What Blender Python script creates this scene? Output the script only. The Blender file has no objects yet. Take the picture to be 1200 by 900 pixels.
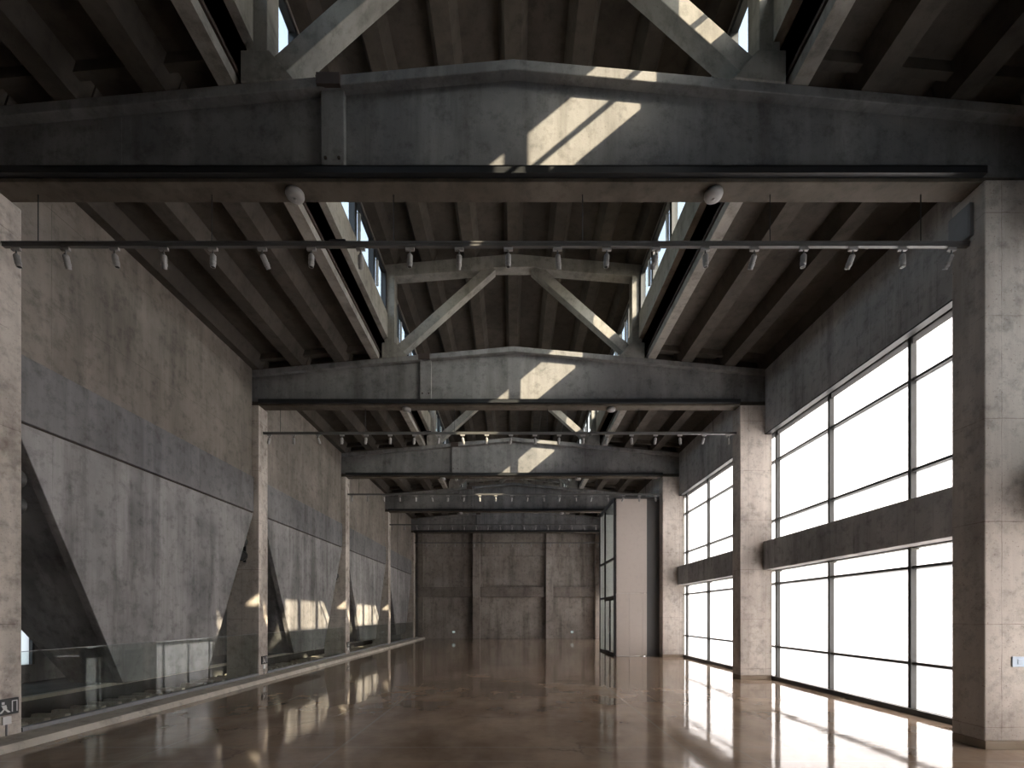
import bpy, bmesh, math, random
from mathutils import Vector, Matrix
random.seed(7)
SC = bpy.context.scene
COL = SC.collection
S = 6.0                       # bay length
NB = 5                        # portals in view

# ------------------------------------------------------------------ materials
def mat(name):
    m = bpy.data.materials.new(name); m.use_nodes = True
    nt = m.node_tree; nt.nodes.clear()
    out = nt.nodes.new('ShaderNodeOutputMaterial')
    return m, nt, out

def N(nt, t, **kw):
    n = nt.nodes.new(t)
    for k, v in kw.items():
        if k in n.inputs.keys(): n.inputs[k].default_value = v
        else: setattr(n, k, v)
    return n

def mathn(nt, op, a, b=None, clamp=False):
    n = nt.nodes.new('ShaderNodeMath'); n.operation = op; n.use_clamp = clamp
    for i, v in enumerate((a, b)):
        if v is None: continue
        if isinstance(v, (int, float)): n.inputs[i].default_value = v
        else: nt.links.new(v, n.inputs[i])
    return n.outputs[0]

def noise(nt, vec, scale, detail=4, rough=.55, stretch=None):
    if stretch:
        mp = nt.nodes.new('ShaderNodeMapping'); mp.inputs['Scale'].default_value = stretch
        nt.links.new(vec, mp.inputs['Vector']); vec = mp.outputs['Vector']
    n = nt.nodes.new('ShaderNodeTexNoise')
    n.inputs['Scale'].default_value = scale; n.inputs['Detail'].default_value = detail
    n.inputs['Roughness'].default_value = rough
    nt.links.new(vec, n.inputs['Vector'])
    return n.outputs['Fac']

def maprange(nt, v, a, b, c, d):
    n = nt.nodes.new('ShaderNodeMapRange')
    nt.links.new(v, n.inputs['Value'])
    for k, x in zip(('From Min', 'From Max', 'To Min', 'To Max'), (a, b, c, d)): n.inputs[k].default_value = x
    return n.outputs['Result']

def mixc(nt, fac, a, b, blend='MIX'):
    n = nt.nodes.new('ShaderNodeMix'); n.data_type = 'RGBA'; n.blend_type = blend
    if isinstance(fac, (int, float)): n.inputs[0].default_value = fac
    else: nt.links.new(fac, n.inputs[0])
    for i, v in ((6, a), (7, b)):
        if isinstance(v, tuple): n.inputs[i].default_value = (*v, 1)
        else: nt.links.new(v, n.inputs[i])
    return n.outputs[2]

def concrete(name, c1, c2, stain=(.05, .045, .04), streak=.5, rough=.8, seams=(), pits=.25, spec=.3, stain_amt=.45):
    """cast concrete: cloudy tone, vertical run marks, stains, pitting and formwork joints [(axis, spacing, offset, width)]"""
    m, nt, out = mat(name)
    P = nt.nodes.new('ShaderNodeNewGeometry').outputs['Position']
    cloud = maprange(nt, noise(nt, P, .55, 6, .6), .40, .61, 0, 1)
    col = mixc(nt, cloud, c1, c2)
    st = maprange(nt, noise(nt, P, 1.0, 5, .6, (2.6, 2.6, .16)), .5, .74, 0, streak)
    col = mixc(nt, st, col, tuple(min(1, x * 1.45) for x in c2))
    dk = maprange(nt, noise(nt, P, 1.0, 6, .65, (2.1, 2.1, .28)), .50, .68, 0, stain_amt)
    col = mixc(nt, dk, col, stain)
    mot = maprange(nt, noise(nt, P, 5.5, 6, .7), .3, .7, .62, 1.36)
    col = mixc(nt, 1.0, col, mixc(nt, mot, (0, 0, 0), (1, 1, 1)), 'MULTIPLY')
    fine = noise(nt, P, 38, 3, .6)
    pit = maprange(nt, fine, .62, .72, 0, pits)
    col = mixc(nt, pit, col, stain)
    h = mathn(nt, 'ADD', mathn(nt, 'MULTIPLY', noise(nt, P, 5, 5, .6), .6), mathn(nt, 'MULTIPLY', fine, .25))
    if seams:
        sp = nt.nodes.new('ShaderNodeSeparateXYZ'); nt.links.new(P, sp.inputs[0])
        wob = mathn(nt, 'MULTIPLY', mathn(nt, 'SUBTRACT', noise(nt, P, 6, 3), .5), .02)
        for ax, spc, off, w in seams:
            v = mathn(nt, 'ADD', sp.outputs[ax], wob)
            f = mathn(nt, 'FRACT', mathn(nt, 'DIVIDE', mathn(nt, 'ADD', v, off + 600 * spc), spc))
            d = mathn(nt, 'MULTIPLY', mathn(nt, 'ABSOLUTE', mathn(nt, 'SUBTRACT', f, .5)), spc)
            line = maprange(nt, d, 0, w, 1, 0)
            brk = maprange(nt, noise(nt, P, 2.3, 4, .7), .38, .6, .1, .75)
            ln = mathn(nt, 'MULTIPLY', line, brk, True)
            col = mixc(nt, ln, col, tuple(x * .8 for x in stain))
            h = mathn(nt, 'SUBTRACT', h, mathn(nt, 'MULTIPLY', ln, .4))
    b = N(nt, 'ShaderNodeBump', Strength=.35, Distance=.02); nt.links.new(h, b.inputs['Height'])
    p = N(nt, 'ShaderNodeBsdfPrincipled', Roughness=rough)
    p.inputs['Specular IOR Level'].default_value = spec
    nt.links.new(col, p.inputs['Base Color']); nt.links.new(b.outputs[0], p.inputs['Normal'])
    nt.links.new(p.outputs[0], out.inputs[0])
    return m

def plain(name, c, rough=.5, metal=0, spec=.5, var=.12):
    m, nt, out = mat(name)
    P = nt.nodes.new('ShaderNodeNewGeometry').outputs['Position']
    f = maprange(nt, noise(nt, P, 7, 5, .6), .3, .7, 1 - var, 1 + var)
    col = mixc(nt, 1.0, c, mixc(nt, f, (0, 0, 0), (1, 1, 1)), 'MULTIPLY')
    p = N(nt, 'ShaderNodeBsdfPrincipled', Roughness=rough, Metallic=metal)
    p.inputs['Specular IOR Level'].default_value = spec
    nt.links.new(col, p.inputs['Base Color']); nt.links.new(p.outputs[0], out.inputs[0])
    return m

def clear_glass(name, tint=(.93, .96, .95), refl=1.0):
    m, nt, out = mat(name)
    t = N(nt, 'ShaderNodeBsdfTransparent'); t.inputs[0].default_value = (*tint, 1)
    g = N(nt, 'ShaderNodeBsdfGlossy', Roughness=.015)
    fr = N(nt, 'ShaderNodeLayerWeight', Blend=.5)
    f5 = mathn(nt, 'ADD', mathn(nt, 'MULTIPLY', mathn(nt, 'POWER', fr.outputs['Facing'], 5.0), .93), .035)
    mx = N(nt, 'ShaderNodeMixShader')
    nt.links.new(mathn(nt, 'MULTIPLY', f5, refl, True), mx.inputs[0])
    nt.links.new(t.outputs[0], mx.inputs[1]); nt.links.new(g.outputs[0], mx.inputs[2])
    nt.links.new(mx.outputs[0], out.inputs[0])
    return m

def frosted(name, c=(.72, .74, .77), dirt=.0, through=0.0, streak=.12):
    """milky channel glass: scatters the daylight that falls on its outside"""
    m, nt, out = mat(name)
    P = nt.nodes.new('ShaderNodeNewGeometry').outputs['Position']
    st = maprange(nt, noise(nt, P, 1.0, 3, .5, (3, 3.2, .12)), .35, .65, 1 - streak, 1.0)
    col = mixc(nt, 1.0, c, mixc(nt, st, (0, 0, 0), (1, 1, 1)), 'MULTIPLY')
    if dirt:
        d = maprange(nt, noise(nt, P, 2.5, 6, .7), .4, .7, 0, dirt)
        col = mixc(nt, d, col, (.12, .13, .13))
    t = N(nt, 'ShaderNodeBsdfTranslucent'); nt.links.new(col, t.inputs[0])
    last = t.outputs[0]
    if through:
        tr = N(nt, 'ShaderNodeBsdfTransparent'); mx = N(nt, 'ShaderNodeMixShader'); mx.inputs[0].default_value = through
        nt.links.new(last, mx.inputs[1]); nt.links.new(tr.outputs[0], mx.inputs[2]); last = mx.outputs[0]
    g = N(nt, 'ShaderNodeBsdfGlossy', Roughness=.12); mx = N(nt, 'ShaderNodeMixShader'); mx.inputs[0].default_value = .04
    nt.links.new(last, mx.inputs[1]); nt.links.new(g.outputs[0], mx.inputs[2])
    nt.links.new(mx.outputs[0], out.inputs[0])
    return m

M = {}
M['wall'] = concrete('wall_concrete', (.172, .153, .133), (.25, .224, .197), streak=.35, seams=((2, 1.35, .2, .006), (1, 2.0, .45, .006)))
M['hopper'] = concrete('hopper_concrete', (.178, .175, .178), (.31, .302, .302), stain=(.06, .055, .055), stain_amt=.55, streak=.7, seams=((1, 1.95, .3, .005),))
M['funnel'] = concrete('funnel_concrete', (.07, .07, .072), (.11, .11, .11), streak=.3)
M['band'] = concrete('band_concrete', (.135, .134, .139), (.205, .203, .206), streak=.5, seams=((1, 2.15, .1, .006),))
M['column'] = concrete('column_concrete', (.40, .362, .325), (.56, .51, .462), stain=(.13, .08, .07), streak=.5,
                       seams=((2, 1.22, .35, .008), (0, .43, .02, .006)), pits=.55, stain_amt=.28)
M['beam'] = concrete('beam_concrete', (.155, .157, .162), (.245, .243, .242), streak=.4, pits=.35)
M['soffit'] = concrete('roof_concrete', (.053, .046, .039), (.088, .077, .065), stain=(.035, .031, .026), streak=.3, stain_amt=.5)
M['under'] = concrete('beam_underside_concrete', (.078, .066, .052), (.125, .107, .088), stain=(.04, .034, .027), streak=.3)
M['truss'] = concrete('truss_concrete', (.20, .195, .185), (.30, .29, .27), streak=.3, pits=.35)
M['sill'] = concrete('sill_concrete', (.25, .235, .215), (.35, .33, .30), streak=.3)
M['span'] = concrete('spandrel_concrete', (.30, .295, .295), (.42, .41, .405), streak=.45, seams=((1, .32, 0, .005),), pits=.3)
M['end'] = concrete('end_wall_concrete', (.25, .225, .205), (.36, .33, .30), streak=.2, stain_amt=.5)
M['end_band'] = concrete('end_band_concrete', (.15, .132, .118), (.22, .195, .176), stain_amt=.5)
M['curb'] = concrete('curb_concrete', (.44, .405, .355), (.56, .52, .46), stain=(.2, .18, .16), streak=.2, stain_amt=.3)
M['pit'] = concrete('pit_concrete', (.17, .168, .165), (.26, .255, .25))
M['ground'] = concrete('outside_paving', (.32, .31, .29), (.40, .39, .36), streak=0)
M['tan'] = plain('tan_skirting', (.27, .215, .16), .6)
M['dark'] = plain('black_steel', (.016, .018, .021), .45, 0, .5)
M['frame'] = plain('grey_steel_frame', (.042, .044, .043), .45, 0, .5)
M['track'] = plain('track_metal', (.10, .10, .10), .4, .0, .5)
M['lamp'] = plain('lamp_housing', (.30, .295, .29), .4, 0, .5, .05)
M['white'] = plain('white_plastic', (.72, .72, .72), .45, 0, .5, .04)
M['alu'] = plain('pale_aluminium', (.62, .62, .60), .35, .3, .5)
M['galv'] = plain('grey_metal_box', (.22, .225, .235), .5, .2)
M['rust_gap'] = plain('rusty_plate_and_gap_shade', (.045, .03, .024), .7)  # rusty steel, also the dark colour set into gaps
M['bluep'] = plain('pale_blue_plate', (.50, .60, .72), .5)
M['clad'] = plain('vestibule_cladding', (.50, .445, .405), .42, 0, .5, .05)
M['cladd'] = plain('dark_cladding_and_recess_shade', (.10, .10, .102), .5, 0, .4, .05)
M['glass'] = clear_glass('clear_glass')
M['rail_glass'] = clear_glass('balustrade_glass', (.93, .955, .945), 1.1)
M['vest_glass'] = clear_glass('vestibule_glass', (.88, .92, .90), .4)
M['frost'] = frosted('milky_channel_glass', (.475, .49, .56))
M['blind'] = frosted('grey_blind_cloth', (.26, .26, .26), streak=.03)
M['frost_dim'] = frosted('dimmed_channel_glass', (.22, .25, .30))  # channel glass coloured darker so less light reaches the near bay
M['frost_dirty'] = frosted('dusty_skylight_glass', (.42, .46, .50), dirt=.5)
M['frost_pit'] = frosted('milky_low_window', (.8, .8, .78))

# polished floor
def floor_mat():
    m, nt, out = mat('polished_concrete_floor')
    P = nt.nodes.new('ShaderNodeNewGeometry').outputs['Position']
    a = maprange(nt, noise(nt, P, .55, 4, .55), .36, .66, 0, 1)
    col = mixc(nt, a, (.175, .122, .084), (.39, .29, .212))
    b = maprange(nt, noise(nt, P, 1.6, 4, .55, (1, .6, 1)), .45, .72, 0, .5)
    col = mixc(nt, b, col, (.46, .365, .285))
    c = maprange(nt, noise(nt, P, 9, 6, .7), .3, .7, .88, 1.1)
    col = mixc(nt, 1.0, col, mixc(nt, c, (0, 0, 0), (1, 1, 1)), 'MULTIPLY')
    sp = nt.nodes.new('ShaderNodeSeparateXYZ'); nt.links.new(P, sp.inputs[0])
    def line(ax, pos, w):
        d = mathn(nt, 'ABSOLUTE', mathn(nt, 'SUBTRACT', sp.outputs[ax], pos))
        return maprange(nt, d, w * .6, w, 1, 0)
    ln = None
    for ax, pos, w in [(0, -2.08, .02), (0, 2.05, .02), (0, 2.66, .012), (0, -4.2, .012)] + \
                      [(1, 5.12 + 6 * k, .018) for k in range(5)] + [(1, 5.66 + 6 * k, .018) for k in range(5)]:
        l = line(ax, pos, w); ln = l if ln is None else mathn(nt, 'MAXIMUM', ln, l)
    # hairline cracks
    vor = nt.nodes.new('ShaderNodeTexVoronoi'); vor.feature = 'DISTANCE_TO_EDGE'; vor.inputs['Scale'].default_value = .55
    wv = nt.nodes.new('ShaderNodeVectorMath'); wv.operation = 'ADD'
    nz = nt.nodes.new('ShaderNodeTexNoise'); nz.inputs['Scale'].default_value = 1.4; nz.inputs['Detail'].default_value = 6
    nt.links.new(P, nz.inputs['Vector']); nt.links.new(P, wv.inputs[0]); nt.links.new(nz.outputs['Color'], wv.inputs[1])
    nt.links.new(wv.outputs[0], vor.inputs['Vector'])
    crack = mathn(nt, 'MULTIPLY', maprange(nt, vor.outputs['Distance'], 0, .012, 1, 0), maprange(nt, noise(nt, P, .5, 3), .5, .6, 0, .5), True)
    col = mixc(nt, mathn(nt, 'MULTIPLY', ln, .55), col, (.33, .30, .26))
    col = mixc(nt, crack, col, (.05, .04, .03))
    hb = mathn(nt, 'ADD', noise(nt, P, .9, 3, .5), mathn(nt, 'MULTIPLY', noise(nt, P, 5, 2, .5), .03))
    bp = N(nt, 'ShaderNodeBump', Strength=.10, Distance=.05); nt.links.new(hb, bp.inputs['Height'])
    p = N(nt, 'ShaderNodeBsdfPrincipled')
    nt.links.new(maprange(nt, noise(nt, P, 2, 6, .7), .3, .7, .035, .10), p.inputs['Roughness'])
    p.inputs['Specular IOR Level'].default_value = .42
    nt.links.new(col, p.inputs['Base Color']); nt.links.new(bp.outputs[0], p.inputs['Normal'])
    nt.links.new(p.outputs[0], out.inputs[0])
    return m
M['floor'] = floor_mat()

# ------------------------------------------------------------------ builders
class MB:
    def __init__(s): s.bm = bmesh.new()
    def box(s, x0, x1, y0, y1, z0, z1, mi=0):
        return s.hexa([(x0, y0, z0), (x1, y0, z0), (x1, y1, z0), (x0, y1, z0)], [(x0, y0, z1), (x1, y0, z1), (x1, y1, z1), (x0, y1, z1)], mi)
    def hexa(s, lo, hi, mi=0):
        v = [s.bm.verts.new(p) for p in lo] + [s.bm.verts.new(p) for p in hi]
        fs = []
        n = len(lo)
        fs.append(s.bm.faces.new(v[:n][::-1])); fs.append(s.bm.faces.new(v[n:]))
        for i in range(n): fs.append(s.bm.faces.new((v[i], v[(i + 1) % n], v[n + (i + 1) % n], v[n + i])))
        for f in fs: f.material_index = mi
        return s
    def prism(s, pts, axis, a, b):
        """outline pts in the two other axes, carried along axis from a to b"""
        def P(u, v, w): return {0: (w, u, v), 1: (u, w, v), 2: (u, v, w)}[axis]
        return s.hexa([P(u, v, a) for u, v in pts], [P(u, v, b) for u, v in pts])
    def bar(s, p, q, wy, h):
        """rectangular bar from p to q (in an XZ plane), wy wide in y, h across"""
        p, q = Vector(p), Vector(q); d = (q - p).normalized(); n = Vector((-d.z, 0, d.x)) * h / 2; w = Vector((0, wy / 2, 0))
        return s.hexa([p - n - w, p + n - w, p + n + w, p - n + w], [q - n - w, q + n - w, q + n + w, q - n + w])
    def cyl(s, p, q, r, r2=None, seg=16):
        p, q = Vector(p), Vector(q); r2 = r if r2 is None else r2
        R = (q - p).to_track_quat('Z', 'Y').to_matrix()
        A = [p + R @ Vector((r * math.cos(t * math.tau / seg), r * math.sin(t * math.tau / seg), 0)) for t in range(seg)]
        B = [q + R @ Vector((r2 * math.cos(t * math.tau / seg), r2 * math.sin(t * math.tau / seg), 0)) for t in range(seg)]
        return s.hexa(A, B)
    def lathe(s, prof, seg=20, at=(0, 0, 0), R=None):
        at = Vector(at); R = R or Matrix.Identity(3); rings = []
        for r, z in prof:
            rings.append([s.bm.verts.new(at + R @ Vector((r * math.cos(t * math.tau / seg), r * math.sin(t * math.tau / seg), z))) for t in range(seg)])
        for a, b in zip(rings, rings[1:]):
            for i in range(seg): s.bm.faces.new((a[i], a[(i + 1) % seg], b[(i + 1) % seg], b[i]))
        s.bm.faces.new(rings[0][::-1]); s.bm.faces.new(rings[-1])
        return s
    def build(s, name, m, parent=None, bevel=0.0, smooth=False):
        bm = s.bm
        bmesh.ops.recalc_face_normals(bm, faces=bm.faces)
        xs = [v.co for v in bm.verts]
        if parent is not None: off = wloc(parent)
        else:
            lo = [min(c[i] for c in xs) for i in range(3)]; hi = [max(c[i] for c in xs) for i in range(3)]
            off = Vector(((lo[0] + hi[0]) / 2, (lo[1] + hi[1]) / 2, lo[2]))
        for v in bm.verts: v.co -= off
        me = bpy.data.meshes.new(name); bm.to_mesh(me); bm.free()
        for k in (m if isinstance(m, (list, tuple)) else [m]): me.materials.append(k)
        if smooth:
            for p in me.polygons: p.use_smooth = True
        o = bpy.data.objects.new(name, me); COL.objects.link(o)
        if parent is not None: o.parent = parent
        else: o.location = off
        if bevel:
            b = o.modifiers.new('edge', 'BEVEL'); b.width = bevel; b.segments = 2; b.limit_method = 'ANGLE'
        return o

def wloc(o):
    v = Vector(o.location)
    while o.parent: o = o.parent; v += o.location
    return v

def tag(o, label, cat, group=None, kind=None):
    o['label'] = label; o['category'] = cat
    if group: o['group'] = group
    if kind: o['kind'] = kind
    return o

def thing(name, loc, label, cat, group=None, kind='thing'):
    o = bpy.data.objects.new(name, None); COL.objects.link(o); o.location = loc; o.empty_display_size = .2
    return tag(o, label, cat, group, kind)

def copy_tree(o, parent=None):
    c = o.copy(); COL.objects.link(c)
    if parent is not None: c.parent = parent
    for ch in list(o.children): copy_tree(ch, c)
    return c

def copy_to(o, dy, label):
    c = copy_tree(o); c.location = Vector(o.location) + Vector((0, dy, 0)); c['label'] = label
    return c

ORD = ['first', 'second', 'third', 'fourth', 'fifth', 'sixth', 'seventh', 'eighth', 'ninth', 'tenth', 'eleventh', 'twelfth', 'thirteenth',
       'fourteenth', 'fifteenth', 'sixteenth', 'seventeenth', 'eighteenth', 'nineteenth', 'twentieth']

# plan numbers
XL, XR = -6.26, 5.585            # inner faces of the columns
YC0, YC1 = -.43, -.01            # column faces, added to 6 n
def top(x): return 8.22 - .091 * abs(x)          # line of the beam's top
BB = 6.75                        # beam underside
ROOF0, ROOF1 = -6.9, 31.9        # ends of the hall in y
END = 31.2                       # end wall face
def mtop(x): return 10.5 - .085 * abs(x)         # rib soffit of the raised roof

# ------------------------------------------------------------------ floor, pit, outside
f = MB().box(-5.83, 6.35, ROOF0, END + .1, -.3, 0).build('floor', M['floor'])
tag(f, 'polished brown concrete floor with joint lines and window reflections', 'floor', kind='structure')
c = MB().prism([(-6.40, -.3), (-5.83, -.3), (-5.83, .0), (-5.87, .085), (-6.40, .105)], 1, ROOF0, END).build('trim_1', M['curb'])
tag(c, 'pale concrete curb strip running along the foot of the glass balustrades', 'curb', kind='structure')
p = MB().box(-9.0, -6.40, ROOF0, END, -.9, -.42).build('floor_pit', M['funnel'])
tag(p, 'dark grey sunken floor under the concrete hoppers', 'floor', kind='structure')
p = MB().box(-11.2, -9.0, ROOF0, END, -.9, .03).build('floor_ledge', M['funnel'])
MB().box(-9.12, -8.97, ROOF0, END, .0, .07).build('edge_strip', M['curb'], p)
tag(p, 'raised grey ledge behind the hoppers with a pale front edge', 'ledge', kind='structure')
for x0, x1, side in ((-90, -11.35, 'hopper'), (6.9, 90, 'window')):
    g = MB().box(x0, x1, -60, 90, -.6, -.25).build('ground', M['ground'])
    tag(g, f'pale paved ground outdoors on the {side} side of the hall', 'ground', kind='structure')

# ------------------------------------------------------------------ walls
for n in range(-1, 6):
    w = MB().box(-6.75, -6.43, max(6 * n - .01, ROOF0), min(6 * n + 5.57, ROOF1), 4.98, 7.72).build('wall_left', M['wall'])
    tag(w, 'tall grey brown concrete wall ' + ['beside the camera, hopper side', 'above the first hopper', 'above the second hopper', 'above the third hopper', 'above the fourth hopper', 'above the corner beside the end wall'][max(n, 0)], 'wall', kind='structure')
w = MB().box(-7.4, -7.1, ROOF0, ROOF1, 5.4, 7.72).build('wall_left', M['wall'])
tag(w, 'plain outer concrete wall behind the column heads, hopper side', 'wall', kind='structure')
o = MB().box(-11.4, -6.75, ROOF0, ROOF1, 5.2, 5.4).build('ceiling_low', M['pit'])
tag(o, 'low dark ceiling of the space behind the hoppers', 'ceiling', kind='structure')
for y, q in ((ROOF0 - .2, 'camera'), (END, 'far')):
    o = MB().box(-11.4, -7.2, y, y + .2, -.9, 5.2).build('wall_side', M['pit'])
    tag(o, f'dark cross wall closing the space behind the hoppers at the {q} end', 'wall', kind='structure')
w = MB()
w.box(-11.4, -11.2, ROOF0, ROOF1, 1.55, 5.2).box(-11.4, -11.2, ROOF0, ROOF1, -.9, .44)
for n in range(-1, 6):
    w.box(-11.4, -11.2, 6 * n - 1.0, 6 * n + 1.6, .44, 1.55)
w = w.build('wall_outer', M['pit'])
tag(w, 'dark outer wall and ceiling of the space behind the hoppers', 'wall', kind='structure')
for n in range(0, 5):
    w = thing(f'window_{20 + n}', (-11.3, 6 * n + 3.3, .44), f'low milky strip window behind the {ORD[n]} hopper from the front' if n else 'low milky strip window behind the space before the first hopper', 'window', 'low windows behind the hoppers', 'structure')
    MB().box(-11.32, -11.28, 6 * n + 1.6, 6 * n + 5.0, .44, 1.55, 0).build('pane', M['frost_pit'], w)
    fr = MB()
    for y in (1.62, 3.3, 4.98): fr.box(-11.30, -11.2, 6 * n + y - .03, 6 * n + y + .03, .44, 1.55)
    fr.build('frame', M['frame'], w)

w = MB().box(-7.2, 7.0, ROOF0 - .2, ROOF0, -.3, 11).build('wall_front', M['end'])
tag(w, 'plain concrete wall behind the camera', 'wall', kind='structure')

# end wall: panels, pillars, middle band
w = thing('wall_back', (-.4, END, 0), 'dark concrete end wall with two pillars and a mid band', 'wall', None, 'structure')
MB().box(-6.9, 7.0, END, END + .3, -.3, 11).build('panel', M['end'], w)
for x in (-2.42, 2.38):
    MB().box(x - .24, x + .24, END - .42, END, 0, 6.9).build('pillar', M['end'], w, .012)
for x0, x1 in ((-6.3, -2.66), (-2.18, 2.14), (2.62, 5.4)):
    MB().box(x0, x1, END - .26, END, 2.75, 3.41).build('band', M['end_band'], w, .01)
    MB().box(x0, x1, END - .12, END, 5.45, 6.9).build('head_band', M['end'], w, .01)
MB().box(5.38, 5.62, END - .35, END, 0, 6.9).build('pilaster', M['column'], w, .01)
MB().box(-6.3, -5.95, END - .25, END, 0, 6.9).build('pilaster', M['wall'], w, .01)

# window wall: spandrel above the windows
UP0 = True
BAY = ['beside the camera', 'in the first bay', 'in the second bay', 'in the third bay', 'in the fourth bay', 'beyond the last beam']
for n in range(-1, 6):
    y0, y1 = 6 * n - .01, 6 * n + 5.57
    y0, y1 = max(y0, ROOF0), min(y1, END)
    w = MB().box(6.2, 6.30, y0, y1, 6.05, 7.62).box(6.42, 6.75, y0 - .1 if 0 <= n < 5 else y0, y1 + (.42 if n == 4 else .32), 6.34, 7.62)
    if n == 5: w.box(6.42, 6.75, 29.93, END, 2.6, 6.34)
    w = w.build('wall_right', M['span'])
    tag(w, 'dark concrete wall strip between the tall windows and the roof, ' + (BAY[n] if n >= 0 else 'far behind the camera'), 'wall', kind='structure')
w = MB().box(6.45, 6.75, ROOF0, -.43, 0, 6.05).build('wall_right', M['span'])
tag(w, 'blank lower concrete wall behind the camera on the window side', 'wall', kind='structure')

# ------------------------------------------------------------------ columns
def col_label(n, side):
    what = 'tall board-marked concrete column on the window side, ' if side > 0 else 'slim pale concrete column on the hopper side, '
    return what + ['at the photo edge', 'second from the front', 'third from the front', 'fourth from the front', 'beside the end wall'][n - 1]
for side in (1, -1):
    proto = None
    for n in range(0, 6):
        lab = col_label(max(n, 1), side)
        if n == 0: continue
        if proto is None:
            x0, x1 = (XR, 6.37) if side > 0 else (-7.06, XL)
            y0, y1 = 6 * n + YC0, 6 * n + YC1
            proto = thing('concrete_column', ((x0 + x1) / 2, (y0 + y1) / 2, 0 if side > 0 else -.42), lab, 'column',
                          'columns along the window wall' if side > 0 else 'columns along the hopper wall')
            MB().box(x0, x1, y0, y1, .1 if side > 0 else -.42, BB).build('shaft', M['column'], proto, .015)
            if side > 0:
                MB().box(x0 + .004, x1, y0 - .006, y1, 0, .1).build('base_band', M['tan'], proto, .004)
        else:
            copy_to(proto, 6 * (n - 1), lab)
# portal 0 stands behind the camera: only its bulk matters to the light
b0 = MB().box(XR, 6.42, YC0, YC1, 0, BB).box(-7.06, XL, YC0, YC1, -.42, BB)
b0.prism([(-7.0, BB), (6.42, BB), (6.42, top(6.42)), (0, top(0)), (-7.0, top(7))], 1, -.28, -.16)
for s_ in (-1, 1): b0.box(min(s_ * 2.9, s_ * 3.25), max(s_ * 2.9, s_ * 3.25), -.42, -.10, top(3), 9.98)
b0 = b0.build('wall_portal', M['beam'])
tag(b0, 'concrete portal of two columns and a beam behind the camera', 'portal', kind='structure')

# ------------------------------------------------------------------ roof beams
XE0, XE1 = -7.0, 6.42
def gable(off, t):
    """strip under the top line: off below it, t thick"""
    xs = [XE0, 0, XE1]
    return [(x, top(x) - off - t) for x in xs] + [(x, top(x) - off) for x in xs[::-1]]
beam_lab = ['first big roof beam, tapering concrete, with the widest sun patch', 'second roof beam down the hall, concrete gable with sun patch',
            'third roof beam down the hall, concrete with a small sun patch', 'fourth roof beam down the hall, dark concrete, crossed by a sunlit light track',
            'fifth roof beam, dark concrete, just before the end wall']
pb = None
for n in range(1, 6):
    if pb is None:
        y = 6 * n
        pb = thing('roof_beam', (0, y - .26, BB), beam_lab[0], 'beam', 'tapered concrete roof beams')
        MB().prism([(XE0, BB + .15), (XE1, BB + .15), (XE1, top(XE1) - .12), (0, top(0) - .12), (XE0, top(XE0) - .12)], 1, y - .28, y - .2).build('web', M['beam'], pb)
        t = MB(); t.prism(gable(0, .125), 1, y - .4, y - .1)
        t.build('top_flange', M['beam'], pb, .01)
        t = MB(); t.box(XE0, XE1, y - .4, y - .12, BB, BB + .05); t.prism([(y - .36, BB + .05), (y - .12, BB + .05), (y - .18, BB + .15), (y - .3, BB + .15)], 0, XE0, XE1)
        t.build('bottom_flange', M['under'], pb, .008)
        t = MB(); t.box(-2.31, -2.03, y - .36, y - .28, BB + .15, top(2.2) - .13)
        st = t.build('stiffener', M['beam'], pb, .01)
        for zx in (-2.25, -2.09): MB().cyl((zx, y - .375, BB + .32), (zx, y - .36, BB + .32), .018).build('bolt_head', M['rust_gap'], st)
        for xs in (-4.9,):
            MB().box(xs, xs + .14, y - .288, y - .28, BB + .15, top(xs) - .13).build('joint_strip', M['beam'], pb, .005)
        MB().box(-2.34, -2.06, y - .43, y - .38, top(2.2) - .13, top(2.2) + .01).build('anchor_plate', M['rust_gap'], pb, .005)
    else: copy_to(pb, 6 * (n - 1), beam_lab[n - 1])
    ch = MB(); y = 6 * n
    ch.box(-6.26, 5.58, y - .47, y - .40, BB + .045, BB + .06).box(-6.26, 5.58, y - .47, y - .455, BB + .06, BB + .135).box(-6.26, 5.58, y - .42, y - .405, BB + .06, BB + .12)
    ch.box(-6.26, 5.58, y - .47, y - .40, BB + .12, BB + .135)
    ch = ch.build('steel_channel', M['dark'])
    tag(ch, f'thin black steel channel along the lower edge of the {ORD[n - 1]} roof beam', 'channel', 'black channels on the roof beams', 'thing')

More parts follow.
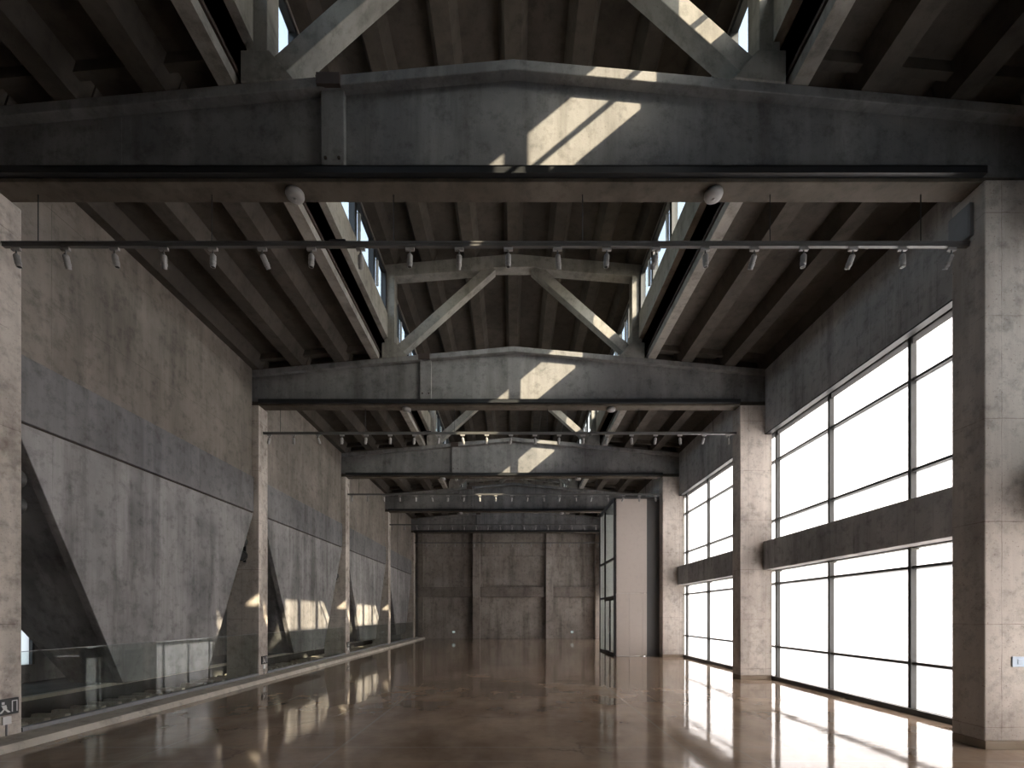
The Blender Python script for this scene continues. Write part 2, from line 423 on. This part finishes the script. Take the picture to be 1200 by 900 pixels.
# ------------------------------------------------------------------ trusses of the raised roof
pt = None
for n in range(1, 6):
    lab = f'concrete roof frame with two slanting struts standing on the {ORD[n - 1]} roof beam'
    if pt is None:
        y = 6 * n - .26
        pt = thing('roof_truss', (0, y, top(0)), lab, 'truss', 'strut frames of the raised roof')
        for s in (-1, 1):
            MB().box(min(s * 2.93, s * 3.18), max(s * 2.93, s * 3.18), y - .14, y + .14, top(3.05), 9.95).build('post', M['truss'], pt, .01)
        for s in (-1, 1):
            m_ = MB()
            p_, q_ = Vector((s * 2.86, y, 8.12)), Vector((s * .52, y, 10.2))
            m_.bar(p_, q_, .24, .23)
            m_.build('strut', M['truss'], pt, .01)
        m_ = MB()
        m_.prism([(-3.2, 9.92), (-.75, 10.12), (-.55, 10.17), (.55, 10.17), (.75, 10.12), (3.2, 9.92), (3.2, mtop(3.2)), (0, mtop(0)), (-3.2, mtop(3.2))], 1, y - .14, y + .14)
        m_.build('top_chord', M['truss'], pt, .01)
        for s in (-1, 1):
            MB().prism([(s * 2.62, top(2.62) - .01), (s * 3.24, top(3.24) - .01), (s * 3.24, 8.30), (s * 2.9, 8.30)], 1, y - .16, y + .16).build('foot_block', M['truss'], pt, .01)
    else: copy_to(pt, 6 * (n - 1), lab)

# ------------------------------------------------------------------ ceilings with ribs
def rib(mb, x, z0, zt, y0, y1, wb=.13, wt=.21, flat=False):
    mb.prism([(x - wb, z0), (x + wb, z0), (x + wt, zt), (x - wt, zt)], 1, y0, y1)
SIDE_RIBS = [3.42, 4.28, 5.34, 6.4]
MID_RIBS = [-3.06, -2.14, -1.07, 0, 1.07, 2.14, 3.06]
for side, nm, lab in ((-1, 'ceiling_left', 'dark ribbed concrete roof slope above the hopper wall'), (1, 'ceiling_right', 'dark ribbed concrete roof slope above the tall windows')):
    a, b = (-7.2, -3.3) if side < 0 else (3.3, 7.2)
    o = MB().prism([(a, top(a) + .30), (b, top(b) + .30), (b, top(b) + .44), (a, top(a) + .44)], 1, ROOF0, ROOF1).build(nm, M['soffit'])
    tag(o, lab, 'ceiling', kind='structure')
    for n in range(-1, 6):
        y0, y1 = 6 * n - .26, 6 * n + 5.74
        y0, y1 = max(y0, ROOF0), min(y1, ROOF1)
        for x in SIDE_RIBS:
            x = side * x
            r = MB(); e = abs(x) < 3.5
            rib(r, x, top(x) + .005, top(x) + .31, y0 + .01, y1 - .01, .10 if e else .14, .12 if e else .24)
            r.build('rib', M['sill'] if e else M['soffit'], o)
        t = MB()
        for yy in (y0 + .16, y1 - .26): t.prism([(a, top(a) + .17), (b, top(b) + .17), (b, top(b) + .31), (a, top(a) + .31)], 1, yy, yy + .10)
        t.build('end_diaphragm', M['soffit'], o)
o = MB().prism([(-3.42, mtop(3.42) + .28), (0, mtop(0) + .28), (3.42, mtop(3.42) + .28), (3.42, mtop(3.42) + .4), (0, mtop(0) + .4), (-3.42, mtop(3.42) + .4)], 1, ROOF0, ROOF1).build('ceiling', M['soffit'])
tag(o, 'raised ribbed concrete roof over the middle of the hall', 'ceiling', kind='structure')
for n in range(-1, 6):
    y0, y1 = max(6 * n - .26, ROOF0), min(6 * n + 5.74, ROOF1)
    for x in MID_RIBS:
        r = MB(); rib(r, x, mtop(x) + .005, mtop(x) + .29, y0 + .01, y1 - .01, .13, .24)
        r.build('rib', M['soffit'], o)

# ------------------------------------------------------------------ clerestory windows
SILL, HEAD = 9.02, 10.05
MUL = [.85, 2.10, 3.35, 4.60]
nw = 30
for side, sn in ((-1, 'hopper'), (1, 'window')):
    def bx(mb, xa, xb, *r): return mb.box(min(side * xa, side * xb), max(side * xa, side * xb), *r)
    u = MB()
    bx(u, 3.10, 3.22, ROOF0, ROOF1, 8.42, SILL).box(min(side * 3.28, side * 3.6), max(side * 3.28, side * 3.6), ROOF0, ROOF1, 8.10, 8.48)
    u = u.build('trim_2' if side < 0 else 'trim_3', M['sill'])
    tag(u, f'long concrete sill beam under the skylight strip facing the {sn} wall side', 'sill', kind='structure')
    gb = MB(); bx(gb, 3.28, 3.32, ROOF0, ROOF1, 8.05, 8.84).box(min(side * 3.22, side * 3.30), max(side * 3.22, side * 3.30), ROOF0, ROOF1, 8.80, 8.88).build('gap_shade_board', M['rust_gap'], u)  # boards closing the slit, coloured dark for the shade in the gap
    u = MB(); bx(u, 3.18, 3.26, ROOF0, ROOF1, HEAD + .02, mtop(3.4) + .3)
    u = u.build('trim_4' if side < 0 else 'trim_5', M['sill'])
    tag(u, f'concrete eaves strip above the skylight strip on the {sn} wall side', 'eaves', kind='structure')
    for n in range(-1, 6):
        y0, y1 = 6 * n - .12, 6 * n + 5.60
        lab = (f'raised skylight window over the {["space before the first", "first", "second", "third", "fourth", "fifth"][n]} bay, {sn} wall side' if n >= 0
               else f'raised skylight window far behind the camera, {sn} wall side')
        if y1 > END: y1 = END - .1
        w = thing(f'window_{nw}', (side * 3.2, (y0 + y1) / 2, SILL), lab, 'window', 'skylight strip windows', 'structure'); nw += 1
        mul = MUL if n else [.85, 2.10, 2.86, 3.35, 4.60]
        edges = [y0] + [6 * n + m for m in mul if 6 * n + m < y1 - .4] + [y1]
        fr = MB()
        bx(fr, 3.14, 3.24, y0, y1, SILL, SILL + .05); bx(fr, 3.14, 3.24, y0, y1, HEAD - .06, HEAD + .02)
        for y in edges:
            a = max(y - .07, y0); bb = min(y + .07, y1)
            bx(fr, 3.13, 3.25, a, bb, SILL, HEAD)
        fr.build('frame', M['dark'], w)
        if n == 0:
            tr = MB(); bx(tr, 3.16, 3.22, y0, y1, 9.47, 9.51); tr.build('transom', M['dark'], w)
        for k in range(len(edges) - 1):
            a, bb = edges[k] + .06, edges[k + 1] - .06
            clear = 1 <= n <= 2
            if n == 0: clear = k >= 3
            if side < 0: clear = True
            g = MB(); bx(g, 3.185, 3.195, a, bb, SILL + .05, HEAD - .06)
            g.build('pane', M['glass'] if clear else M['frost_dirty'], w)
            if k and n >= 0:
                ob = MB(); bx(ob, 3.07, 3.12, edges[k] + .07, edges[k] + .12, SILL + .06, SILL + .62)
                ob.cyl((side * 3.095, edges[k] + .095, SILL + .62), (side * 3.15, edges[k] + .095, SILL + .66), .012, seg=8)
                ob.build('opener', M['alu'], w)

# ------------------------------------------------------------------ tall windows
nw = 1
for n in range(0, 5):
    y0, y1 = 6 * n - .01, 6 * n + 5.57
    ya, yb = 6 * n - .09, 6 * n + 5.90
    bay = BAY[n]
    for low in ((1, 0) if n or UP0 else (1,)):
        z0, z1 = (.03, 2.72) if low else (3.36, 6.33)
        w = thing(f'window_{nw}', (6.5, (y0 + y1) / 2, z0), f'{"lower" if low else "upper"} milky glass window with dark bars {bay}', 'window', 'milky glass windows', 'structure'); nw += 1
        ys = [ya + .03, 6 * n + 1.62, 6 * n + 3.57, 6 * n + 5.50, yb]
        zs = [z0, .81, 2.36, z1 - .06] if low else [z0, 3.93, 5.39, 6.10, z1 - .03]
        fr = MB()
        fr.box(6.44, 6.56, ya, yb, z0, z0 + .05)
        fr.box(6.44, 6.56, ya, yb, z1 - .05, z1)
        fr.build('frame', M['frame'], w)
        if not low: MB().box(6.195, 6.33, y0, y1, 6.025, 6.05).build('head_shade_strip', M['dark'], w)  # dark strip added to paint shade onto the wall's bright underside
        for y in ys[:-1]:
            MB().box(6.42, 6.56, y - .03, y + .03, z0, z1).build('mullion', M['frame'], w)
        for z in zs[1:-1]:
            MB().box(6.44, 6.55, ya, yb, z - .022, z + .022).build('transom', M['frame'], w)
        for i in range(4):
            for j in range(len(zs) - 1):
                za, zb = zs[j], zs[j + 1]
                g = MB(); g.box(6.512, 6.53, ys[i] + .03, ys[i + 1] - .03, za + .02, zb - .02)
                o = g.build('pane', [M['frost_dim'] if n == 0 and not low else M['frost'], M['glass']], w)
                for pl in o.data.polygons: pl.material_index = 0 if pl.normal.x < -.9 else 1
        if not low:
            MB().box(6.45, 6.455, ya + .05, yb - .05, 5.97, 6.30).build('blind', M['blind'], w)
    s_ = MB().box(6.35, 6.7, y0, y1, -.02, .03).box(6.35, 6.42, y0, y1, .03, .09).build('trim_6' if n == 0 else f'trim_{6 + n}', M['frame'])
    tag(s_, f'dark sill bar at the foot of the tall windows {bay}', 'sill', kind='structure')
    sp = MB().box(6.14, 6.46, y0 + .01, y1 - .01, 2.69, 3.39).build('spandrel_beam', M['span'], None, .012)
    tag(sp, f'horizontal concrete beam between the upper and lower tall windows {bay}', 'beam', 'mid-height beams across the windows', 'thing')

w = thing('window_18', (6.5, 30.5, 0), 'added milky glass strip lighting the end wall corner, unseen beyond the vestibule', 'window', 'milky glass windows', 'structure')  # unseen pane added to brighten the pilaster and floor by the end wall
o = MB().box(6.512, 6.53, 29.95, END, .03, 2.6).build('pane', [M['frost'], M['glass']], w)
for pl in o.data.polygons: pl.material_index = 0 if pl.normal.x < -.9 else 1
MB().box(6.44, 6.56, 29.92, 29.98, 0, 2.6).build('frame', M['frame'], w)
# ------------------------------------------------------------------ hoppers
ph = None
hop_lab = ['first concrete hopper, largest in view, tapering to a narrow foot', 'second concrete hopper, with a bright sunlit patch and bar shadows',
           'third concrete hopper, tapering, with a smaller bright sunlit patch', 'fourth concrete hopper, unlit, nearest the end wall']
for n in range(1, 5):
    if ph is None:
        y = 6 * n; c = y + 2.79
        ph = thing('concrete_hopper', (-6.5, c, .47), hop_lab[0], 'hopper', 'row of tapering concrete hoppers')
        MB().box(-6.75, -6.38, y + .005, y + 5.565, 4.115, 4.98).build('lintel_band', M['band'], ph, .012)
        MB().box(-6.70, -6.43, y + .01, y + 5.56, 4.085, 4.115).build('groove', M['rust_gap'], ph)
        fs = MB(); fs.prism([(c - 1.085, .47), (c + 1.085, .47), (c + 2.775, 4.085), (c - 2.775, 4.085)], 0, -6.52, -6.39)
        fs.build('front_slab', M['hopper'], ph, .01)
        fu = MB()
        k = .06
        fu.hexa([(-7.3, c - 1.085 + k, .47), (-6.52, c - 1.085 + k, .47), (-6.52, c + 1.085 - k, .47), (-7.3, c + 1.085 - k, .47)],
                [(-8.9, c - 2.76 + k, 4.085), (-6.52, c - 2.76 + k, 4.085), (-6.52, c + 2.76 - k, 4.085), (-8.9, c + 2.76 - k, 4.085)])
        fu.build('funnel', M['hopper'], ph)
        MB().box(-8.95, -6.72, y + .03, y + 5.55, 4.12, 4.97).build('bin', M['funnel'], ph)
    else: copy_to(ph, 6 * (n - 1), hop_lab[n - 1])
# sunken row of wedge blocks
for n in range(1, 5):
    t = MB()
    for k in range(15):
        y = 6 * n + .1 + k * .37
        t.prism([(y, -.42), (y + .24, -.42), (y + .17, -.18), (y + .07, -.18)], 0, -8.6, -8.0)
    t = t.build('wedge_rack', M['curb'])
    tag(t, f'low row of grey wedge blocks on the sunken floor under the {ORD[n - 1]} hopper', 'rack', 'wedge racks under the hoppers', 'thing')

# ------------------------------------------------------------------ glass balustrades
pg = None
for n in range(1, 5):
    lab = f'frameless glass balustrade on the curb before the {ORD[n - 1]} hopper'
    if pg is None:
        y0, y1 = 6 * n - .005, 6 * n + 5.565
        pg = thing('glass_balustrade', (-6.3, (y0 + y1) / 2, .1), lab, 'balustrade', 'glass balustrades along the curb')
        MB().box(-6.345, -6.255, y0, y1, .098, .155).build('base_shoe', M['galv'], pg, .004)
        L = (y1 - y0) / 4
        for k in range(4):
            g = MB().box(-6.308, -6.292, y0 + k * L + .006, y0 + (k + 1) * L - .006, .15, 1.12).build('glass_panel', M['rail_glass'], pg)
            MB().box(-6.309, -6.291, y0 + k * L + .006, y0 + (k + 1) * L - .006, 1.118, 1.126).build('edge_strip', M['galv'], g)
    else: copy_to(pg, 6 * (n - 1), lab)

# ------------------------------------------------------------------ lighting tracks and spotlights
TZ = 6.11; TY = -.23
ptk = None
for n in range(1, 6):
    lab = f'long lighting track with a row of small spotlights under the {ORD[n - 1]} roof beam'
    if ptk is None:
        y = 6 * n + TY
        ptk = thing('lighting_track', (0, y, TZ), lab, 'track', 'lighting tracks across the hall')
        t = MB().box(-6.255, 5.58, y - .022, y + .022, TZ - .004, TZ + .05).box(-6.255, 5.58, y - .03, y + .03, TZ + .03, TZ + .05).build('rail', M['track'], ptk)
        for x in (-5.83, -3.7, -1.47, .85, 3.15, 5.0):
            MB().cyl((x, y, TZ + .05), (x, y, BB), .006, seg=6).build('rod', M['dark'], ptk)
        MB().box(-2.25, -2.05, y - .03, y + .03, TZ + .05, TZ + .075).build('feed_box', M['dark'], ptk, .004)
    else: copy_to(ptk, 6 * (n - 1), lab)

sp0 = None
AIM = [(-.35, .18), (.5, .55), (-.3, .2), (.7, .5), (0.1, .12), (-.6, .55), (.1, .1), (.4, .6), (.08, .1), (.3, .65), (.05, .08), (-.35, .5), (.12, .14), (.3, .55), (-.1, .1), (.2, .55), (.1, .12), (.35, .5), (-.2, .15), (.25, .5)]
for n in range(1, 6):
    for i in range(20):
        x = -6.1 + .604 * i
        az, tilt = AIM[(i + 3 * (n - 1)) % 20]
        where = 'from the hopper wall'
        lab = f'small grey track spotlight, {ORD[i]} {where}, under the {ORD[n - 1]} roof beam'
        if sp0 is None:
            sp0 = thing('track_spotlight', (0, 0, 0), lab, 'spotlight', 'spotlights on the lighting tracks')
            MB().box(-.055, .055, -.016, .016, -.035, 0).build('adapter', M['lamp'], sp0, .003)
            MB().cyl((0, 0, -.035), (0, 0, -.075), .009, seg=8).box(-.012, .012, -.012, .012, -.10, -.07).build('stem', M['track'], sp0)
            hd = MB().lathe([(.026, .0), (.036, -.012), (.038, -.02), (.038, -.085), (.034, -.088), (.034, -.094), (.039, -.097), (.039, -.135), (.034, -.138), (.032, -.175), (.026, -.176), (.022, -.165)], 16, (0, 0, 0)).build('lamp_head', M['lamp'], sp0, smooth=False)
            hd.location = (0, 0, -.082)
            ln = MB().lathe([(.024, -.160), (.024, -.172)], 12, wloc(hd)).build('lens', M['dark'], hd)
            o = sp0
        else: o = copy_tree(sp0); o['label'] = lab
        o.location = (x, 6 * n + TY, TZ - .012)
        h = [c for c in o.children if c.name.startswith('lamp_head')][0]
        h.scale = (.9, .9, .86); h.rotation_euler = (tilt if i % 2 else tilt * .4, az * .5, 0)

# smoke detectors on the underside of the beams
sd = None
for n in range(1, 5):
    for x, sn in ((-2.66, 'hopper wall'), (2.44, 'tall window')):
        lab = f'round pale smoke detector under the {ORD[n - 1]} roof beam, {sn} side'
        if sd is None:
            sd = thing('smoke_detector', (0, 0, 0), lab, 'detector', 'smoke detectors under the beams')
            MB().lathe([(.06, 0), (.105, -.012), (.11, -.045), (.10, -.07), (.06, -.088), (.02, -.092)], 24).build('housing', M['lamp'], sd, smooth=True)
            MB().lathe([(.018, -.091), (.018, -.1), (.008, -.104)], 12).build('sensor', M['lamp'], sd)
            o = sd
        else: o = copy_tree(sd); o['label'] = lab
        o.location = (x, 6 * n - .27, BB)

# ------------------------------------------------------------------ twin round floodlights beside the hopper columns
fl = None
def flood(loc, rz, lab):
    global fl
    if fl is None:
        fl = thing('twin_floodlight', (0, 0, 0), lab, 'floodlight', 'twin round floodlights on the columns')
        MB().box(-.03, .03, -.03, 0, -.32, .32).build('bracket', M['dark'], fl, .004)
        R = Matrix.Rotation(math.pi / 2, 3, 'X')
        for z in (.17, -.17):
            hd = MB().lathe([(.05, .03), (.09, .05), (.125, .10), (.13, .19), (.12, .20), (.115, .175)], 24, (0, 0, z), R).build('lamp_head', M['frame'], fl, smooth=False)
            MB().lathe([(.108, .172), (.108, .182)], 24, (0, 0, z), R).build('lens', M['galv'], hd)
        o = fl
    else: o = copy_tree(fl); o['label'] = lab
    o.location = loc; o.rotation_euler = (0, 0, rz)
flood((-6.60, 12 + YC0, 3.2), 0, 'twin round black floodlight on the front of the second hopper-side column')
flood((-6.60, 18 + YC0, 3.2), 0, 'twin round black floodlight on the front of the third hopper-side column')
flood((-6.52, 6 + YC1, 3.2), math.pi, 'twin round black floodlight behind the first hopper-side column, above the glass balustrade')
flood((-6.60, 24 + YC0, 3.2), 0, 'twin round black floodlight on the front of the fourth hopper-side column')

# ------------------------------------------------------------------ small fittings
def low_sign(x, y, z, lab, face=1):
    """small black square sign box with a pale pictogram, white conduit box below; faces +x"""
    t = thing('exit_sign', (x, y, z), lab, 'sign', 'low exit signs')
    MB().box(x, x + .025, y - .13, y + .13, z, z + .2).build('box', M['dark'], t, .004)
    m_ = MB(); X0, X1 = x + .025, x + .029
    m_.box(X0, X1, y - .07, y - .04, z + .135, z + .165)              # head of a running figure
    m_.prism([(y - .075, z + .125), (y - .02, z + .125), (y - .01, z + .08), (y - .05, z + .07)], 0, X0, X1)
    m_.prism([(y - .05, z + .08), (y - .02, z + .08), (y + .03, z + .03), (y + .0, z + .03)], 0, X0, X1)
    m_.prism([(y - .05, z + .08), (y - .03, z + .08), (y - .07, z + .03), (y - .1, z + .03)], 0, X0, X1)
    m_.box(X0, X1, y + .045, y + .055, z + .03, z + .17).box(X0, X1, y + .045, y + .11, z + .16, z + .17).box(X0, X1, y + .10, y + .11, z + .03, z + .17)
    m_.build('pictogram', M['white'], t)
    MB().box(x, x + .02, y - .05, y + .05, z - .12, z - .02).build('conduit_box', M['white'], t, .004)
    MB().cyl((x + .01, y, .0 if False else .1), (x + .01, y, z - .12), .01, seg=8).build('conduit', M['galv'], t)
low_sign(XL, 5.80, .36, 'small black exit sign low on the first hopper-side column')
low_sign(XL, 11.80, .36, 'small black exit sign low on the second hopper-side column')
low_sign(XL, 17.80, .36, 'small black exit sign low on the third hopper-side column')
for x, lab in ((-3.95, 'small white exit lamp low on the end wall, hopper side'), (3.9, 'small white exit lamp low on the end wall, vestibule side')):
    t = thing('exit_lamp', (x, END, .36), lab, 'lamp', 'low exit lamps on the end wall')
    MB().box(x - .12, x + .12, END - .03, END, .36, .52).build('housing', M['galv'], t, .004)
    m, nt, out = mat('lit_sign_face'); e = N(nt, 'ShaderNodeEmission', Strength=.3); e.inputs[0].default_value = (.85, 1, .92, 1); nt.links.new(e.outputs[0], out.inputs[0])
    MB().box(x - .09, x + .09, END - .034, END - .03, .385, .495).build('lit_face', m, t)
    MB().cyl((x, END - .012, 0), (x, END - .012, .36), .012, seg=8).build('conduit', M['galv'], t)
t = MB().box(5.90, 6.10, 6 + YC0 - .014, 6 + YC0, .98, 1.10).box(5.96, 6.04, 6 + YC0 - .02, 6 + YC0 - .014, 1.01, 1.07).build('switch_plate', M['bluep'], None, .003)
tag(t, 'pale blue switch plate on the front of the big column at the photo edge', 'switch', kind='thing')
t = thing('cable_box', (XR, 5.88, 6.15), 'grey metal cable box high on the inner face of the first window-side column', 'box')
MB().box(XR - .05, XR, 5.70, 5.985, 6.20, 6.60).build('housing', M['galv'], t, .006)
MB().box(XR - .054, XR - .05, 5.72, 5.965, 6.22, 6.58).build('cover', M['galv'], t, .002)

# ------------------------------------------------------------------ vestibule
v = thing('entrance_vestibule', (4.6, 19.3, 0), 'boxy entrance vestibule with beige metal front and glass side, by the tall windows', 'vestibule')
VX, VY0, VY1, VT = 3.87, 17.95, 20.95, 6.03
MB().box(VX + .03, 5.10, VY0, VY0 + .12, 2.42, VT - .02).build('upper_cladding', M['clad'], v, .006)
for a, b in ((VX + .03, 4.43), (4.437, 4.93), (4.937, 5.10)):
    MB().box(a, b, VY0, VY0 + .12, .02, 2.41).build('lower_cladding', M['clad'], v, .004)
MB().box(5.10, 5.80, VY0 + .10, VY0 + .22, 0, VT - .02).build('shaded_return_panel', M['cladd'], v)  # set-back panel, coloured dark for the shade in this recess
MB().box(VX, 5.575, VY0 + .02, VY1, VT - .02, VT + .06).build('roof', M['cladd'], v)
MB().box(VX, 5.575, VY1 - .12, VY1, 0, VT - .02).build('rear_panel', M['white'], v)
fr = MB()
for y in (VY0 + .0, VY1 - .1): fr.box(VX - .03, VX + .07, y, y + .1, 0, VT)
for z in (0, 2.24, 3.72, VT - .12): fr.box(VX - .02, VX + .06, VY0, VY1, z, z + .08)
for y in (19.9,): fr.box(VX - .015, VX + .05, y - .03, y + .03, 2.3, VT)
sf = fr.build('side_frame', M['dark'], v)
for y0, y1 in ((18.06, 19.87), (19.93, 20.84)):
    for z0, z1 in ((2.33, 3.71), (3.81, VT - .13)):
        MB().box(VX + .01, VX + .022, y0, y1, z0, z1).build('glass_pane', M['vest_glass'], v)
MB().box(VX + .01, VX + .022, 19.93, 20.84, .09, 2.23).build('glass_pane', M['vest_glass'], v)
for y0, y1, hy in ((18.06, 18.86, 18.80), (18.88, 19.90, 18.94)):
    d = MB().box(VX - .01, VX + .03, y0, y0 + .06, .02, 2.23).box(VX - .01, VX + .03, y1 - .06, y1, .02, 2.23).box(VX - .01, VX + .03, y0, y1, .02, .12).box(VX - .01, VX + .03, y0, y1, 2.15, 2.23).build('door', M['dark'], v)
    MB().box(VX + .004, VX + .016, y0 + .06, y1 - .06, .12, 2.15).build('door_glass', M['vest_glass'], d)
    MB().cyl((VX - .05, hy, .8), (VX - .05, hy, 1.5), .014, seg=10).cyl((VX - .05, hy, .9), (VX, hy, .9), .009, seg=8).cyl((VX - .05, hy, 1.4), (VX, hy, 1.4), .009, seg=8).build('handle', M['alu'], d)

# ------------------------------------------------------------------ daylight
d = Vector((-1, .75, -.83)).normalized()
L = bpy.data.lights.new('sun', 'SUN'); L.energy = 17; L.color = (1, .79, .57); L.angle = math.radians(.5)
lo = bpy.data.objects.new('sun', L); COL.objects.link(lo); lo.location = (30, -20, 30)
lo.rotation_euler = d.to_track_quat('-Z', 'Y').to_euler()
W = bpy.data.worlds.new('sky'); SC.world = W; W.use_nodes = True
nt = W.node_tree; bg = nt.nodes['Background']
sky = nt.nodes.new('ShaderNodeTexSky'); sky.sky_type = 'NISHITA'; sky.sun_disc = False
sky.sun_elevation = math.asin(-d.z); sky.sun_rotation = math.atan2(-d.x, -d.y)
sky.dust_density = 3; sky.air_density = 1.2
hs = nt.nodes.new('ShaderNodeHueSaturation'); hs.inputs['Saturation'].default_value = .6
nt.links.new(sky.outputs[0], hs.inputs['Color']); nt.links.new(hs.outputs[0], bg.inputs[0]); bg.inputs[1].default_value = .8

# ------------------------------------------------------------------ camera
cam = bpy.data.cameras.new('camera'); co = bpy.data.objects.new('camera', cam); COL.objects.link(co)
co.location = (0, 0, 1.6); co.rotation_euler = (math.pi / 2, 0, 0)
cam.sensor_width = 36; cam.lens = 551 / 1200 * 36
cam.shift_x = -1.5 / 1200; cam.shift_y = 270 / 1200; cam.clip_start = .05
SC.camera = co
vs = SC.view_settings
vs.view_transform = 'Standard'; vs.look = 'None'; vs.exposure = .3; vs.gamma = 1; vs.use_curve_mapping = False
cy = SC.cycles
cy.use_denoising = True; cy.max_bounces = 10; cy.diffuse_bounces = 6; cy.glossy_bounces = 4; cy.transparent_max_bounces = 16; cy.transmission_bounces = 6
cy.sample_clamp_indirect = 6; cy.caustics_reflective = False; cy.caustics_refractive = False
